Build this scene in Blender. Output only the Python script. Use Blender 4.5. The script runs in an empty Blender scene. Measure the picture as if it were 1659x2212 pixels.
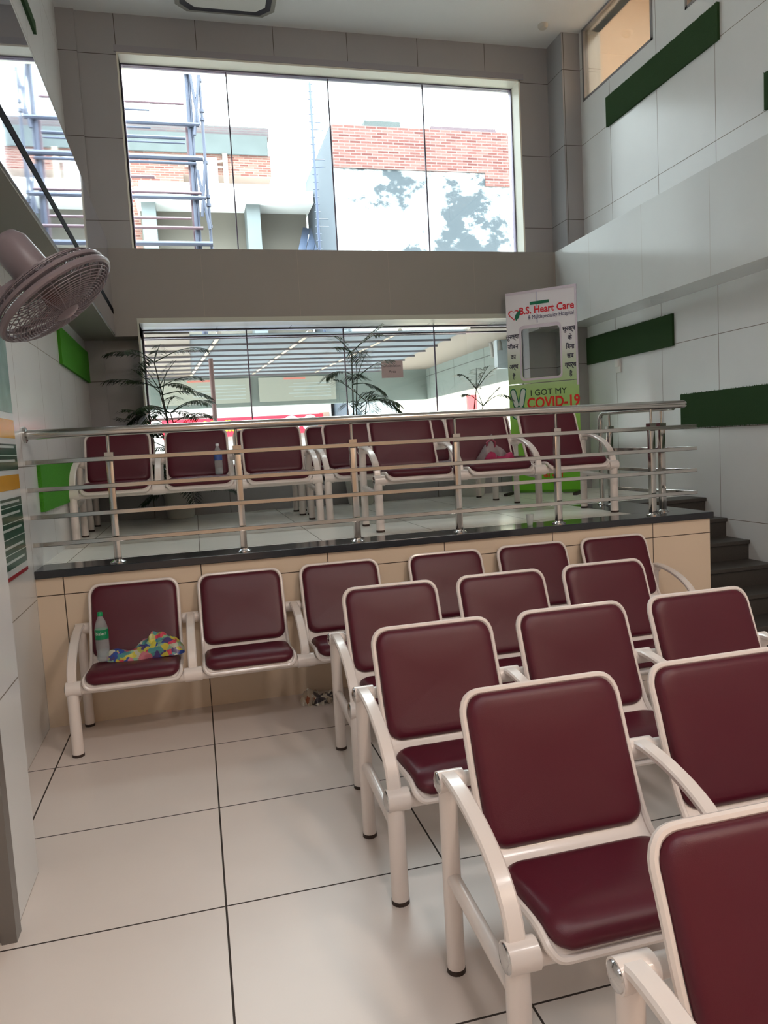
import bpy, bmesh, math, random
from mathutils import Vector, Matrix
random.seed(7)
D = bpy.data
COL = bpy.context.scene.collection
PI = math.pi

# ------------------------------------------------------------------ camera, world, light, exposure
sc = bpy.context.scene
cam = D.cameras.new('camera'); camo = D.objects.new('camera', cam); COL.objects.link(camo)
R_ = Vector((0.9673, -0.2477, -0.0552)); F_ = Vector((0.2421, 0.9659, -0.0922)).normalized()
R_ = (R_ - R_.dot(F_) * F_).normalized(); U_ = R_.cross(F_)
camo.matrix_world = Matrix(((R_.x, U_.x, -F_.x, 0), (R_.y, U_.y, -F_.y, 0), (R_.z, U_.z, -F_.z, 1.5), (0, 0, 0, 1)))
cam.sensor_fit = 'HORIZONTAL'; cam.sensor_width = 36; cam.lens = 1602.24 / 1659 * 36
cam.clip_start = 0.05; cam.clip_end = 200
sc.camera = camo
sc.view_settings.view_transform = 'Standard'; sc.view_settings.look = 'None'
sc.view_settings.gamma = 1; sc.view_settings.use_curve_mapping = False
sc.view_settings.exposure = 0.0
w = D.worlds.new('world'); sc.world = w; w.use_nodes = True
bg = w.node_tree.nodes['Background']; bg.inputs[0].default_value = (0.90, 0.96, 1.0, 1); bg.inputs[1].default_value = 1.0
_nt = w.node_tree; _tc = _nt.nodes.new('ShaderNodeTexCoord'); _sp = _nt.nodes.new('ShaderNodeSeparateXYZ'); _mr = _nt.nodes.new('ShaderNodeMapRange')
_nt.links.new(_tc.outputs['Generated'], _sp.inputs[0]); _nt.links.new(_sp.outputs[2], _mr.inputs[0])   # sky brighter towards the zenith
_mr.inputs[1].default_value = 0.30; _mr.inputs[2].default_value = 0.75; _mr.inputs[3].default_value = 3.6; _mr.inputs[4].default_value = 29.0
_nt.links.new(_mr.outputs[0], bg.inputs[1])

def area(name, loc, rot, sx, sy, energy, color, portal=False):
    l = D.lights.new(name, 'AREA'); l.shape = 'RECTANGLE'; l.size = sx; l.size_y = sy
    l.energy = energy; l.color = color
    if portal: l.cycles.is_portal = True
    o = D.objects.new(name, l); COL.objects.link(o); o.location = loc; o.rotation_euler = rot
    return o
area('portal_upper', (1.6, 7.72, 4.3), (-PI/2, 0, 0), 4.0, 1.8, 1, (1, 1, 1), True)
area('portal_lower', (1.6, 7.72, 2.0), (-PI/2, 0, 0), 4.0, 1.45, 1, (1, 1, 1), True)

# ------------------------------------------------------------------ materials
def lin(c):
    return tuple((v/255/12.92 if v/255 <= 0.04045 else ((v/255+0.055)/1.055)**2.4) for v in c) + (1,)
MATS = {}
def mat(name, rgb, rough=0.5, metal=0.0, spec=0.5, coat=0.0, emit=None, noise=0.0, nscale=20, bump=0.0, bscale=200, trans=0.0, alpha=1.0):
    if name in MATS: return MATS[name]
    m = D.materials.new(name); m.use_nodes = True; nt = m.node_tree; b = nt.nodes['Principled BSDF']
    b.inputs['Base Color'].default_value = lin(rgb); b.inputs['Roughness'].default_value = rough
    b.inputs['Metallic'].default_value = metal; b.inputs['Specular IOR Level'].default_value = spec
    b.inputs['Coat Weight'].default_value = coat; b.inputs['Coat Roughness'].default_value = 0.1
    b.inputs['Transmission Weight'].default_value = trans; b.inputs['Alpha'].default_value = alpha
    if emit:
        b.inputs['Emission Color'].default_value = lin(rgb); b.inputs['Emission Strength'].default_value = emit
    if noise or bump:
        tc = nt.nodes.new('ShaderNodeTexCoord')
        if noise:
            n = nt.nodes.new('ShaderNodeTexNoise'); n.inputs['Scale'].default_value = nscale; n.inputs['Detail'].default_value = 5
            nt.links.new(tc.outputs['Object'], n.inputs['Vector'])
            mx = nt.nodes.new('ShaderNodeMix'); mx.data_type = 'RGBA'
            c = lin(rgb); mx.inputs[6].default_value = tuple(v*(1-noise) for v in c[:3])+(1,)
            mx.inputs[7].default_value = tuple(min(1, v*(1+noise)) for v in c[:3])+(1,)
            nt.links.new(n.outputs['Fac'], mx.inputs[0]); nt.links.new(mx.outputs[2], b.inputs['Base Color'])
        if bump:
            n2 = nt.nodes.new('ShaderNodeTexNoise'); n2.inputs['Scale'].default_value = bscale
            nt.links.new(tc.outputs['Object'], n2.inputs['Vector'])
            bp = nt.nodes.new('ShaderNodeBump'); bp.inputs['Strength'].default_value = bump; bp.inputs['Distance'].default_value = 0.01
            nt.links.new(n2.outputs['Fac'], bp.inputs['Height']); nt.links.new(bp.outputs[0], b.inputs['Normal'])
    MATS[name] = m
    return m

def tile(name, rgb, axes, rough=0.25, grout=(60, 52, 45), gw=0.0025, var=0.05, spec=0.5):
    """axes: list of (axis 0/1/2, spacing, offset): dark joints in world coordinates"""
    m = D.materials.new(name); m.use_nodes = True; nt = m.node_tree; b = nt.nodes['Principled BSDF']
    g = nt.nodes.new('ShaderNodeNewGeometry'); s = nt.nodes.new('ShaderNodeSeparateXYZ')
    nt.links.new(g.outputs['Position'], s.inputs[0]); outs = []
    for ax, sp, off in axes:
        a = nt.nodes.new('ShaderNodeMath'); a.operation = 'SUBTRACT'; a.inputs[1].default_value = off
        nt.links.new(s.outputs[ax], a.inputs[0])
        p = nt.nodes.new('ShaderNodeMath'); p.operation = 'PINGPONG'; p.inputs[1].default_value = sp/2
        nt.links.new(a.outputs[0], p.inputs[0])
        l = nt.nodes.new('ShaderNodeMath'); l.operation = 'LESS_THAN'; l.inputs[1].default_value = gw
        nt.links.new(p.outputs[0], l.inputs[0]); outs.append(l.outputs[0])
    o = outs[0]
    for q in outs[1:]:
        x = nt.nodes.new('ShaderNodeMath'); x.operation = 'MAXIMUM'
        nt.links.new(o, x.inputs[0]); nt.links.new(q, x.inputs[1]); o = x.outputs[0]
    n = nt.nodes.new('ShaderNodeTexNoise'); n.inputs['Scale'].default_value = 2.5; n.inputs['Detail'].default_value = 6
    nt.links.new(g.outputs['Position'], n.inputs['Vector'])
    c = lin(rgb); mx = nt.nodes.new('ShaderNodeMix'); mx.data_type = 'RGBA'
    mx.inputs[6].default_value = tuple(v*(1-var) for v in c[:3])+(1,); mx.inputs[7].default_value = tuple(min(1, v*(1+var)) for v in c[:3])+(1,)
    nt.links.new(n.outputs['Fac'], mx.inputs[0])
    m2 = nt.nodes.new('ShaderNodeMix'); m2.data_type = 'RGBA'; m2.inputs[7].default_value = lin(grout)
    nt.links.new(o, m2.inputs[0]); nt.links.new(mx.outputs[2], m2.inputs[6]); nt.links.new(m2.outputs[2], b.inputs['Base Color'])
    r = nt.nodes.new('ShaderNodeMath'); r.operation = 'MULTIPLY_ADD'; r.inputs[1].default_value = 0.5; r.inputs[2].default_value = rough
    nt.links.new(o, r.inputs[0]); nt.links.new(r.outputs[0], b.inputs['Roughness'])
    b.inputs['Specular IOR Level'].default_value = spec
    return m

def glass_mat(name, tint=(1, 1, 1), f=1.0):
    m = D.materials.new(name); m.use_nodes = True; nt = m.node_tree
    nt.nodes.remove(nt.nodes['Principled BSDF']); out = nt.nodes['Material Output']
    t = nt.nodes.new('ShaderNodeBsdfTransparent'); t.inputs[0].default_value = tint + (1,)
    g = nt.nodes.new('ShaderNodeBsdfGlossy'); g.inputs['Roughness'].default_value = 0.02
    fr = nt.nodes.new('ShaderNodeFresnel'); fr.inputs[0].default_value = 1.5
    k = nt.nodes.new('ShaderNodeMath'); k.operation = 'MULTIPLY'; k.inputs[1].default_value = f
    mx = nt.nodes.new('ShaderNodeMixShader'); nt.links.new(fr.outputs[0], k.inputs[0]); nt.links.new(k.outputs[0], mx.inputs[0])
    nt.links.new(t.outputs[0], mx.inputs[1]); nt.links.new(g.outputs[0], mx.inputs[2]); nt.links.new(mx.outputs[0], out.inputs[0])
    return m

def brick_mat(name, c1, c2, mortar, scale=1.0):
    m = D.materials.new(name); m.use_nodes = True; nt = m.node_tree; b = nt.nodes['Principled BSDF']
    g = nt.nodes.new('ShaderNodeNewGeometry'); s = nt.nodes.new('ShaderNodeSeparateXYZ'); cb = nt.nodes.new('ShaderNodeCombineXYZ')
    ad = nt.nodes.new('ShaderNodeMath'); ad.operation = 'ADD'
    nt.links.new(g.outputs['Position'], s.inputs[0]); nt.links.new(s.outputs[0], ad.inputs[0]); nt.links.new(s.outputs[1], ad.inputs[1])
    nt.links.new(ad.outputs[0], cb.inputs[0]); nt.links.new(s.outputs[2], cb.inputs[1])
    t = nt.nodes.new('ShaderNodeTexBrick'); t.inputs['Scale'].default_value = scale
    t.inputs['Color1'].default_value = lin(c1); t.inputs['Color2'].default_value = lin(c2); t.inputs['Mortar'].default_value = lin(mortar)
    t.inputs['Brick Width'].default_value = 0.21; t.inputs['Row Height'].default_value = 0.054; t.inputs['Mortar Size'].default_value = 0.009
    t.inputs['Bias'].default_value = 0.0
    nt.links.new(cb.outputs[0], t.inputs['Vector']); nt.links.new(t.outputs[0], b.inputs['Base Color']); b.inputs['Roughness'].default_value = 0.9
    return m

def stain_mat(name, base, stain, zc, zw, scale=0.9, thr=0.5):
    """plaster with dark weather stains that have a shape of their own"""
    m = D.materials.new(name); m.use_nodes = True; nt = m.node_tree; b = nt.nodes['Principled BSDF']
    g = nt.nodes.new('ShaderNodeNewGeometry')
    mp = nt.nodes.new('ShaderNodeMapping'); mp.inputs['Scale'].default_value = (1, 1, 1.3); nt.links.new(g.outputs['Position'], mp.inputs[0])
    n = nt.nodes.new('ShaderNodeTexNoise'); n.inputs['Scale'].default_value = scale; n.inputs['Detail'].default_value = 9; n.inputs['Roughness'].default_value = 0.68
    nt.links.new(mp.outputs[0], n.inputs['Vector'])
    r = nt.nodes.new('ShaderNodeValToRGB'); r.color_ramp.elements[0].position = thr; r.color_ramp.elements[1].position = thr + 0.09
    r.color_ramp.elements[0].color = lin(base); r.color_ramp.elements[1].color = lin(stain)
    nt.links.new(n.outputs['Fac'], r.inputs[0]); nt.links.new(r.outputs[0], b.inputs['Base Color']); b.inputs['Roughness'].default_value = 0.9
    return m

IV = (226, 228, 228)
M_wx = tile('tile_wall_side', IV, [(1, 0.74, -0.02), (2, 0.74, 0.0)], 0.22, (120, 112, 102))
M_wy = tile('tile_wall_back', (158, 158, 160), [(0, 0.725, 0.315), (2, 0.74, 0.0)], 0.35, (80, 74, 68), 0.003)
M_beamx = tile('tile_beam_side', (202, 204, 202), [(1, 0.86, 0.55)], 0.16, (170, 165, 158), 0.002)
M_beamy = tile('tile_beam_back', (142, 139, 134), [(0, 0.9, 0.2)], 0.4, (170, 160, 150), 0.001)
M_floor = tile('tile_floor', (226, 214, 206), [(0, 0.765, -0.01), (1, 0.71, 2.41)], 0.36, (60, 50, 44), 0.0034, 0.06, 0.4)
M_pfloor = tile('tile_platform_floor', (240, 238, 230), [(0, 0.765, -0.01), (1, 0.71, 4.74)], 0.30, (120, 112, 100), 0.0025)
M_pface = tile('tile_platform_face', (226, 206, 182), [(0, 0.752, -0.01), (2, 3.0, 0.755)], 0.3, (70, 55, 42), 0.0028)
M_granite = mat('black_granite', (38, 40, 46), 0.12, spec=0.6, noise=0.25, nscale=180)
M_step = mat('dark_step_stone', (62, 58, 54), 0.45, noise=0.3, nscale=60)
M_ceil = mat('ceiling_paint', (222, 224, 224), 0.8)
M_soffit = mat('soffit_paint', (150, 150, 142), 0.5)
M_reveal = mat('reveal_paint', (226, 226, 214), 0.5)
M_paint = mat('cream_powder_coat', (236, 226, 220), 0.28, coat=0.3)
M_red = mat('maroon_leatherette', (84, 18, 36), 0.38, spec=0.4, bump=0.05, bscale=500)
M_redp = M_red
M_chrome = mat('chrome', (200, 200, 200), 0.12, metal=1.0)
M_steel = mat('brushed_steel', (196, 194, 190), 0.16, metal=1.0)
M_foot = mat('leg_foot_rubber', (60, 45, 38), 0.6)
M_turf = mat('green_turf', (78, 170, 36), 0.95, noise=0.45, nscale=260, bump=1.0, bscale=340)
M_turfd = mat('dark_green_turf', (42, 78, 36), 0.95, noise=0.45, nscale=260, bump=1.0, bscale=340)
M_glass = glass_mat('clear_window_glass', (0.93, 0.97, 0.96), 0.8)
M_frame = mat('bloom_lightened_frame', (104, 100, 118), 0.4, metal=0.3)  # colour lightened to blue-grey to imitate window bloom over the thin mullions
M_alu = mat('aluminium', (150, 150, 152), 0.35, metal=0.6)
M_mirror = mat('glossy_blue_glass', (196, 200, 214), 0.03, metal=0.92)
M_black = mat('black_strip', (14, 12, 18), 0.9, spec=0.1)

# ------------------------------------------------------------------ mesh helpers
def tag(o, label=None, cat=None, group=None, kind=None):
    if label: o['label'] = label
    if cat: o['category'] = cat
    if group: o['group'] = group
    if kind: o['kind'] = kind
    return o

def empty(name, loc, label, cat, group=None, rz=0):
    o = D.objects.new(name, None); COL.objects.link(o); o.location = loc; o.rotation_euler = (0, 0, rz); o.empty_display_size = 0.05
    return tag(o, label, cat, group)

class MB:
    def __init__(s): s.bm = bmesh.new()
    def box(s, x0, x1, y0, y1, z0, z1, bev=0.0):
        b = bmesh.new(); bmesh.ops.create_cube(b, size=1)
        for v in b.verts: v.co = Vector(((x0+x1)/2 + v.co.x*(x1-x0), (y0+y1)/2 + v.co.y*(y1-y0), (z0+z1)/2 + v.co.z*(z1-z0)))
        if bev: bmesh.ops.bevel(b, geom=b.edges[:], offset=bev, segments=2, affect='EDGES', profile=0.5)
        s.join(b); return s
    def join(s, b):
        me = D.meshes.new('tmp'); b.to_mesh(me); b.free(); s.bm.from_mesh(me); D.meshes.remove(me)
    def tube(s, pts, r, n=12, cap=True, closed=False, flat=None, up=None):
        """tube along pts; r scalar or list; flat=(a,b): rectangular section (a along side, b along up)"""
        pts = [Vector(p) for p in pts]; N = len(pts); rings = []
        prev = None
        for i, p in enumerate(pts):
            if closed: t = pts[(i+1) % N] - pts[i-1]
            else: t = pts[min(i+1, N-1)] - pts[max(i-1, 0)]
            t.normalize()
            if prev is None:
                ref = Vector(up) if up else (Vector((0, 0, 1)) if abs(t.z) < 0.9 else Vector((1, 0, 0)))
                a = t.cross(ref).normalized()
            else:
                a = prev - prev.dot(t)*t
                if a.length < 1e-6: a = t.orthogonal()
                a.normalize()
            prev = a; b_ = a.cross(t).normalized(); ring = []
            if flat:
                fa, fb = flat[0]/2, flat[1]/2; c = min(fa, fb)*0.5
                sec = [(fa-c, fb), (-fa+c, fb), (-fa, fb-c), (-fa, -fb+c), (-fa+c, -fb), (fa-c, -fb), (fa, -fb+c), (fa, fb-c)]
                for q in sec: ring.append(s.bm.verts.new(p + a*q[0] + b_*q[1]))
            else:
                rr = r[i] if isinstance(r, (list, tuple)) else r
                for k in range(n):
                    an = 2*PI*k/n; ring.append(s.bm.verts.new(p + a*math.cos(an)*rr + b_*math.sin(an)*rr))
            rings.append(ring)
        m = len(rings[0])
        for i in range(N if closed else N-1):
            A, B = rings[i], rings[(i+1) % N]
            for k in range(m):
                try: s.bm.faces.new((A[k], A[(k+1) % m], B[(k+1) % m], B[k]))
                except ValueError: pass
        if cap and not closed:
            s.bm.faces.new(rings[0]); s.bm.faces.new(list(reversed(rings[-1])))
        return s
    def lathe(s, prof, c=(0, 0, 0), n=24, axis=None):
        """prof: [(r,h)]; around +Z (or axis) at c"""
        q = Vector((0, 0, 1)).rotation_difference(Vector(axis).normalized()) if axis is not None else None
        c = Vector(c); rings = []
        for r, h in prof:
            ring = []
            for k in range(n):
                an = 2*PI*k/n; v = Vector((math.cos(an)*max(r, 1e-5), math.sin(an)*max(r, 1e-5), h))
                if q: v = q @ v
                ring.append(s.bm.verts.new(c+v))
            rings.append(ring)
        for i in range(len(rings)-1):
            for k in range(n): s.bm.faces.new((rings[i][k], rings[i][(k+1) % n], rings[i+1][(k+1) % n], rings[i+1][k]))
        s.bm.faces.new(list(reversed(rings[0]))); s.bm.faces.new(rings[-1])
        return s
    def quad(s, *p):
        s.bm.faces.new([s.bm.verts.new(Vector(q)) for q in p]); return s
    def build(s, name, m, parent=None, smooth=True, angle=40, normals=True):
        if normals: bmesh.ops.recalc_face_normals(s.bm, faces=s.bm.faces[:])
        me = D.meshes.new(name); s.bm.to_mesh(me); s.bm.free()
        if smooth:
            me.shade_smooth()
            try: me.set_sharp_from_angle(angle=math.radians(angle))
            except Exception: pass
        o = D.objects.new(name, me); COL.objects.link(o); me.materials.append(m)
        if parent: o.parent = parent
        return o

def struct(name, mb, m):
    o = mb.build(name, m, smooth=False); o['kind'] = 'structure'; return o

def curve_mesh(make):
    cu = make(); o = D.objects.new('tmpc', cu); COL.objects.link(o)
    dg = bpy.context.evaluated_depsgraph_get(); me = D.meshes.new_from_object(o.evaluated_get(dg))
    D.objects.remove(o); D.curves.remove(cu)
    return me
def poly2d(loops, ext):
    def mk():
        cu = D.curves.new('c', 'CURVE'); cu.dimensions = '2D'; cu.fill_mode = 'BOTH'; cu.extrude = ext
        for lp in loops:
            sp = cu.splines.new('POLY'); sp.points.add(len(lp)-1)
            for p, q in zip(sp.points, lp): p.co = (q[0], q[1], 0, 1)
            sp.use_cyclic_u = True
        return cu
    return curve_mesh(mk)
def text_mesh(body, size, ext=0.0008, bold=0.0, align='CENTER', sx=1.0):
    def mk():
        cu = D.curves.new('t', 'FONT'); cu.body = body; cu.size = size; cu.extrude = ext; cu.offset = bold
        cu.align_x = align; cu.align_y = 'CENTER'; cu.resolution_u = 3
        return cu
    me = curve_mesh(mk)
    for v in me.vertices: v.co.x *= sx
    return me
def add_mesh(name, me, m, parent=None, loc=(0, 0, 0), rot=(0, 0, 0)):
    me.name = name; me.materials.clear(); me.materials.append(m)
    o = D.objects.new(name, me); COL.objects.link(o); o.location = loc; o.rotation_euler = rot
    if parent: o.parent = parent
    return o
def rr_loop(x0, x1, y0, y1, r, n=6):
    L = []
    for cx, cy, a0 in ((x1-r, y1-r, 0), (x0+r, y1-r, 90), (x0+r, y0+r, 180), (x1-r, y0+r, 270)):
        for k in range(n+1):
            a = math.radians(a0+90*k/n); L.append((cx+r*math.cos(a), cy+r*math.sin(a)))
    return L
def copy_tree(o, parent=None):
    c = o.copy(); COL.objects.link(c)
    if parent: c.parent = parent
    for ch in [x for x in D.objects if x.parent == o]: copy_tree(ch, c)
    return c

# ------------------------------------------------------------------ room shell
XL, XR, YB, ZC = -0.905, 4.12, 7.5, 5.54
YP, ZP = 4.436, 0.90          # platform front and height
struct('floor', MB().box(-1.6, XR+0.1, -4, 5.6, -0.1, 0), M_floor)
struct('ceiling', MB().box(-1.3, XR+0.2, -4, 7.9, ZC, ZC+0.15), M_ceil)
struct('wall_left', MB().box(XL-0.2, XL, -4, YB+0.3, -0.05, ZC), M_wx)
struct('wall_left_pier', MB().box(XL, -0.67, 2.5, 2.85, 0, 2.6), M_wx)
struct('door_1', MB().box(XL, -0.664, 2.455, 2.5, 0, 2.55).box(-0.70, -0.655, 2.44, 2.5, 0, 2.6), mat('door_jamb_metal', (120, 116, 112), 0.35, metal=0.4))
struct('wall_behind', MB().box(-1.3, XR+0.2, -4.2, -4, -0.05, ZC), mat('rear_wall_paint', (215, 190, 165), 0.7))
# right wall with two clerestory openings
rw = MB()
rw.box(XR, XR+0.2, -4, YB+0.3, -0.05, 4.85); rw.box(XR, XR+0.2, 7.12, YB+0.3, 4.85, ZC); rw.box(XR, XR+0.2, 5.50, 5.94, 4.85, ZC)
rw.box(XR, XR+0.2, -4, 4.2, 4.85, ZC)
struct('wall_right', rw, M_wx)
# back wall
bw = MB()
bw.box(XL, -0.395, YB, YB+0.3, 0, ZC)
bw.box(3.60, XR, YB, YB+0.3, 0, ZC)
bw.box(-0.395, 3.60, YB, YB+0.3, 5.207, ZC)
bw.box(-0.395, 3.60, YB, YB+0.3, 2.72, 3.385)
bw.box(-0.395, 3.60, YB, YB+0.3, ZP-0.1, 1.35)
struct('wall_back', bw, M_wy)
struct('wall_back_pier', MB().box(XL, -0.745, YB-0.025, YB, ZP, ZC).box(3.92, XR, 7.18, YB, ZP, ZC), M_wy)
# upper window: reveal lining, slim architrave, frame, mullions, glass
struct('trim_1', MB().box(-0.395, 3.60, YB-0.002, YB+0.3, 5.19, 5.207).box(-0.412, -0.395, YB-0.002, YB+0.3, 3.3, 5.207).box(3.583, 3.6, YB-0.002, YB+0.3, 3.3, 5.207), M_reveal)
struct('trim_2', MB().box(-0.43, 3.64, YB-0.012, YB-0.001, 5.207, 5.262), mat('trim_grey', (150, 150, 156), 0.5))
def window(n, x0, x1, z0, z1, mull):
    o = D.objects.new(n, None); COL.objects.link(o); o.location = (x0, 7.70, z0); o['kind'] = 'structure'
    W, H = x1-x0, z1-z0
    MB().box(0, W, -0.03, 0.03, H-0.012, H).box(0, W, -0.03, 0.03, 0, 0.02).box(0, 0.010, -0.03, 0.03, 0, H).box(W-0.012, W, -0.03, 0.03, 0, H).build('window_frame', M_frame, o, False)
    for x in mull: MB().box(x-x0-0.006, x-x0+0.006, -0.008, 0.008, 0.02, H-0.012).build('mullion', M_frame, o, False)
    xs = [x0+0.02]+list(mull)+[x1-0.02]
    for a, b in zip(xs[:-1], xs[1:]): MB().box(a-x0+0.006, b-x0-0.006, -0.004, 0.004, 0.02, H-0.012).build('glass_pane', M_glass, o, False)
    return o
window('window_1', -0.395, 3.583, 3.36, 5.19, [0.585, 1.59, 2.59])
wn = window('window_2', -0.395, 3.60, 1.35, 2.72, [0.605, 1.60, 2.59])
MB().box(0, 3.995, -0.02, 0.02, 1.29, 1.305).build('transom', M_frame, wn, False)
struct('trim_3', MB().box(-0.41, 3.60, 7.238, 7.26, 2.715, 2.76).box(-0.41, -0.395, 7.24, 7.70, 1.35, 2.73), mat('window_casing', (186, 190, 178), 0.4))
struct('trim_4', MB().box(-0.395, 3.6, 7.47, 7.70, 1.33, 1.365), M_granite)
# ring beam
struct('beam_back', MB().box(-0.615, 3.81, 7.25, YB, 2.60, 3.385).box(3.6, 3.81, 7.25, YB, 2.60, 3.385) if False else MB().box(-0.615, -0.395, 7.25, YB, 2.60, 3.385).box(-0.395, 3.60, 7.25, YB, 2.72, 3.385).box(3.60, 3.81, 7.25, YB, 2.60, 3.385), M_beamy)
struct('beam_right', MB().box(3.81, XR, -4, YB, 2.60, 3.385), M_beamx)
struct('beam_left', MB().box(XL, -0.617, -4, YB, 2.60, 3.385), M_soffit)
# glossy glass cladding on the left beam
gp = empty('glass_cladding', (-0.615, 3.0, 2.6), 'long mirror-like glass cladding strip on the left beam, reflecting the window', 'glass panel')
MB().box(-0.001, 0.008, -6.5, 4.24, 0.25, 0.85).build('upper_glass', M_mirror, gp, False)
MB().box(-0.001, 0.008, -6.5, 4.24, 0.012, 0.20).build('lower_glass', M_mirror, gp, False)
MB().box(-0.001, 0.010, -6.5, 4.24, 0.20, 0.25).build('black_strip', M_black, gp, False)

# platform
struct('platform', MB().box(XL, 3.45, YP, YB, 0, ZP-0.04), M_pface)
struct('platform_floor', MB().box(XL, 3.0, YP+0.25, YB, ZP-0.04, ZP-0.001).box(3.0, XR, 5.6, YB, ZP-0.04, ZP-0.001), M_pfloor)
struct('platform_landing', MB().box(3.45, XR, 5.36, YB, 0, ZP-0.04), M_pface)
struct('trim_5', MB().box(XL, 3.47, YP-0.02, YP+0.25, ZP-0.045, ZP, 0.004).box(3.0, 3.47, YP+0.25, 5.6, ZP-0.045, ZP), M_granite)
st = D.objects.new('staircase', None); COL.objects.link(st); st.location = (3.47, 4.0, 0); st['kind'] = 'structure'
for k in range(6):
    z1 = 0.15*(k+1); y0 = 5.33 - 0.25*(5-k)
    MB().box(0, XR-3.47, y0+0.02-4.0, 5.60-4.0, z1-0.15, z1-0.03).box(0, XR-3.47, y0-4.0, 5.60-4.0, z1-0.03, z1, 0.004).build('step', M_step, st, False)

# clerestory windows and the warm lit room behind
M_peach = mat('peach_plaster', (236, 218, 200), 0.8)
for n, (y0, y1) in (('window_3', (5.94, 7.12)), ('window_4', (4.2, 5.50))):
    o = D.objects.new(n, None); COL.objects.link(o); o.location = (XR, y0, 4.85); o['kind'] = 'structure'; H = ZC-4.85; W = y1-y0
    MB().box(-0.006, 0.05, 0, 0.03, 0, H).box(-0.006, 0.05, W-0.03, W, 0, H).box(-0.006, 0.05, 0, W, 0, 0.02).box(-0.006, 0.05, 0, W, H-0.02, H).build('window_frame', M_alu, o, False)
    MB().box(0.015, 0.022, 0.03, W-0.03, 0.02, H-0.02).build('glass_pane', M_glass, o, False)
    MB().box(0.05, 0.2, 0, W, -0.001, 0.01).build('window_sill', M_peach, o, False)
struct('wall_upper_room', MB().box(7.2, 7.3, 3.5, 8.6, 3.6, 7.2).box(XR+0.2, 7.3, 8.5, 8.6, 3.6, 7.2).box(XR+0.2, 7.3, 3.4, 3.5, 3.6, 7.2).box(XR+0.19, 7.3, 3.4, 8.6, 3.5, 3.6).box(XR+0.19, 7.3, 3.4, 8.6, 6.9, 7.2).box(XR+0.1, XR+0.2, 3.4, 8.6, ZC, 7.2).box(XR+0.1, XR+0.2, 7.8, 8.6, 3.5, 7.2), M_peach)
cv = MB()
for k in range(14):
    y = 6.2+k*0.16
    cv.tube([(6.7, y, 3.7), (6.7+0.05*math.sin(k*2), y+0.02, 5.0), (6.65, y, 6.1+0.07*math.cos(k*0.9))], 0.09, 8)
tag(cv.build('curtain', mat('pale_curtain', (225, 205, 190), 0.9)), 'pale draped curtain in the warm lit room behind the high side window', 'curtain')
lamp = empty('ceiling_lamp', (5.6, 6.3, 6.86), 'square lamp on the ceiling of the warm lit upper room', 'lamp')
MB().box(-0.4, 0.4, -0.4, 0.4, -0.04, 0.04).build('diffuser', mat('lamp_diffuser', (255, 225, 195), 0.5, emit=3), lamp, False)
l = D.lights.new('upper_room_light', 'AREA'); l.size = 0.8; l.energy = 210; l.color = (1, 0.88, 0.76)
lo = D.objects.new('upper_room_light', l); COL.objects.link(lo); lo.location = (5.6, 6.3, 6.80)

# ceiling lights of the hall (behind the camera: rear pair warm, front pair added fill) and the ceiling cassette over the platform
def panel_light(x, y, energy, color, label, zc=2.62):
    o = empty('unseen_ceiling_light', (x, y, zc), label, 'light', 'square ceiling lights out of the picture')
    MB().box(-0.32, 0.32, -0.32, 0.32, -0.03, 0, 0.005).build('light_frame', M_alu, o, False)
    MB().box(-0.28, 0.28, -0.28, 0.28, -0.036, -0.03).build('diffuser', mat('warm_diffuser', (255, 230, 210), 0.5, emit=2), o, False)
    a = area('unseen_ceiling_lamp', (x, y, zc-0.05), (0, 0, 0), 0.55, 0.55, energy, color); return o
panel_light(0.5, -2.4, 32, (1.0, 0.92, 0.88), 'square ceiling light behind the viewer on the left', ZC)
panel_light(3.5, -2.4, 95, (1.0, 0.80, 0.64), 'square ceiling light behind the viewer on the right', ZC)
for x, y, t in ((0.5, -0.4, 'left'), (2.7, -0.4, 'right')):
    panel_light(x, y, 34, (1.0, 0.97, 0.96), 'added fill light on the high ceiling behind the viewer, %s one' % t, ZC)  # neutral fill pair, added to brighten the lower hall
cas = empty('ceiling_air_conditioner', (0.58, 6.82, ZC), 'square ceiling cassette air conditioner with clipped corners and a dark rim', 'air conditioner')
def octa(h, c): return [(h-c, h), (-h+c, h), (-h, h-c), (-h, -h+c), (-h+c, -h), (h-c, -h), (h, -h+c), (h, h-c)]
add_mesh('casing', poly2d([octa(0.44, 0.1)], 0.03), mat('cassette_grey', (140, 138, 132), 0.6), cas, (0, 0, -0.03))
add_mesh('dark_rim', poly2d([octa(0.40, 0.09), octa(0.35, 0.08)], 0.006), mat('cassette_dark', (40, 40, 52), 0.4), cas, (0, 0, -0.063))
add_mesh('front_panel', poly2d([octa(0.349, 0.08)], 0.006), mat('cassette_white', (205, 205, 200), 0.5), cas, (0, 0, -0.062))
sd = MB().lathe([(0.05, 0), (0.05, -0.02), (0.035, -0.04), (0.0, -0.045)], (3.672, 7.08, ZC)).build('smoke_detector', mat('detector_white', (190, 188, 180), 0.5))
tag(sd, 'small round smoke detector on the ceiling near the corner pillar', 'smoke detector')

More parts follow.
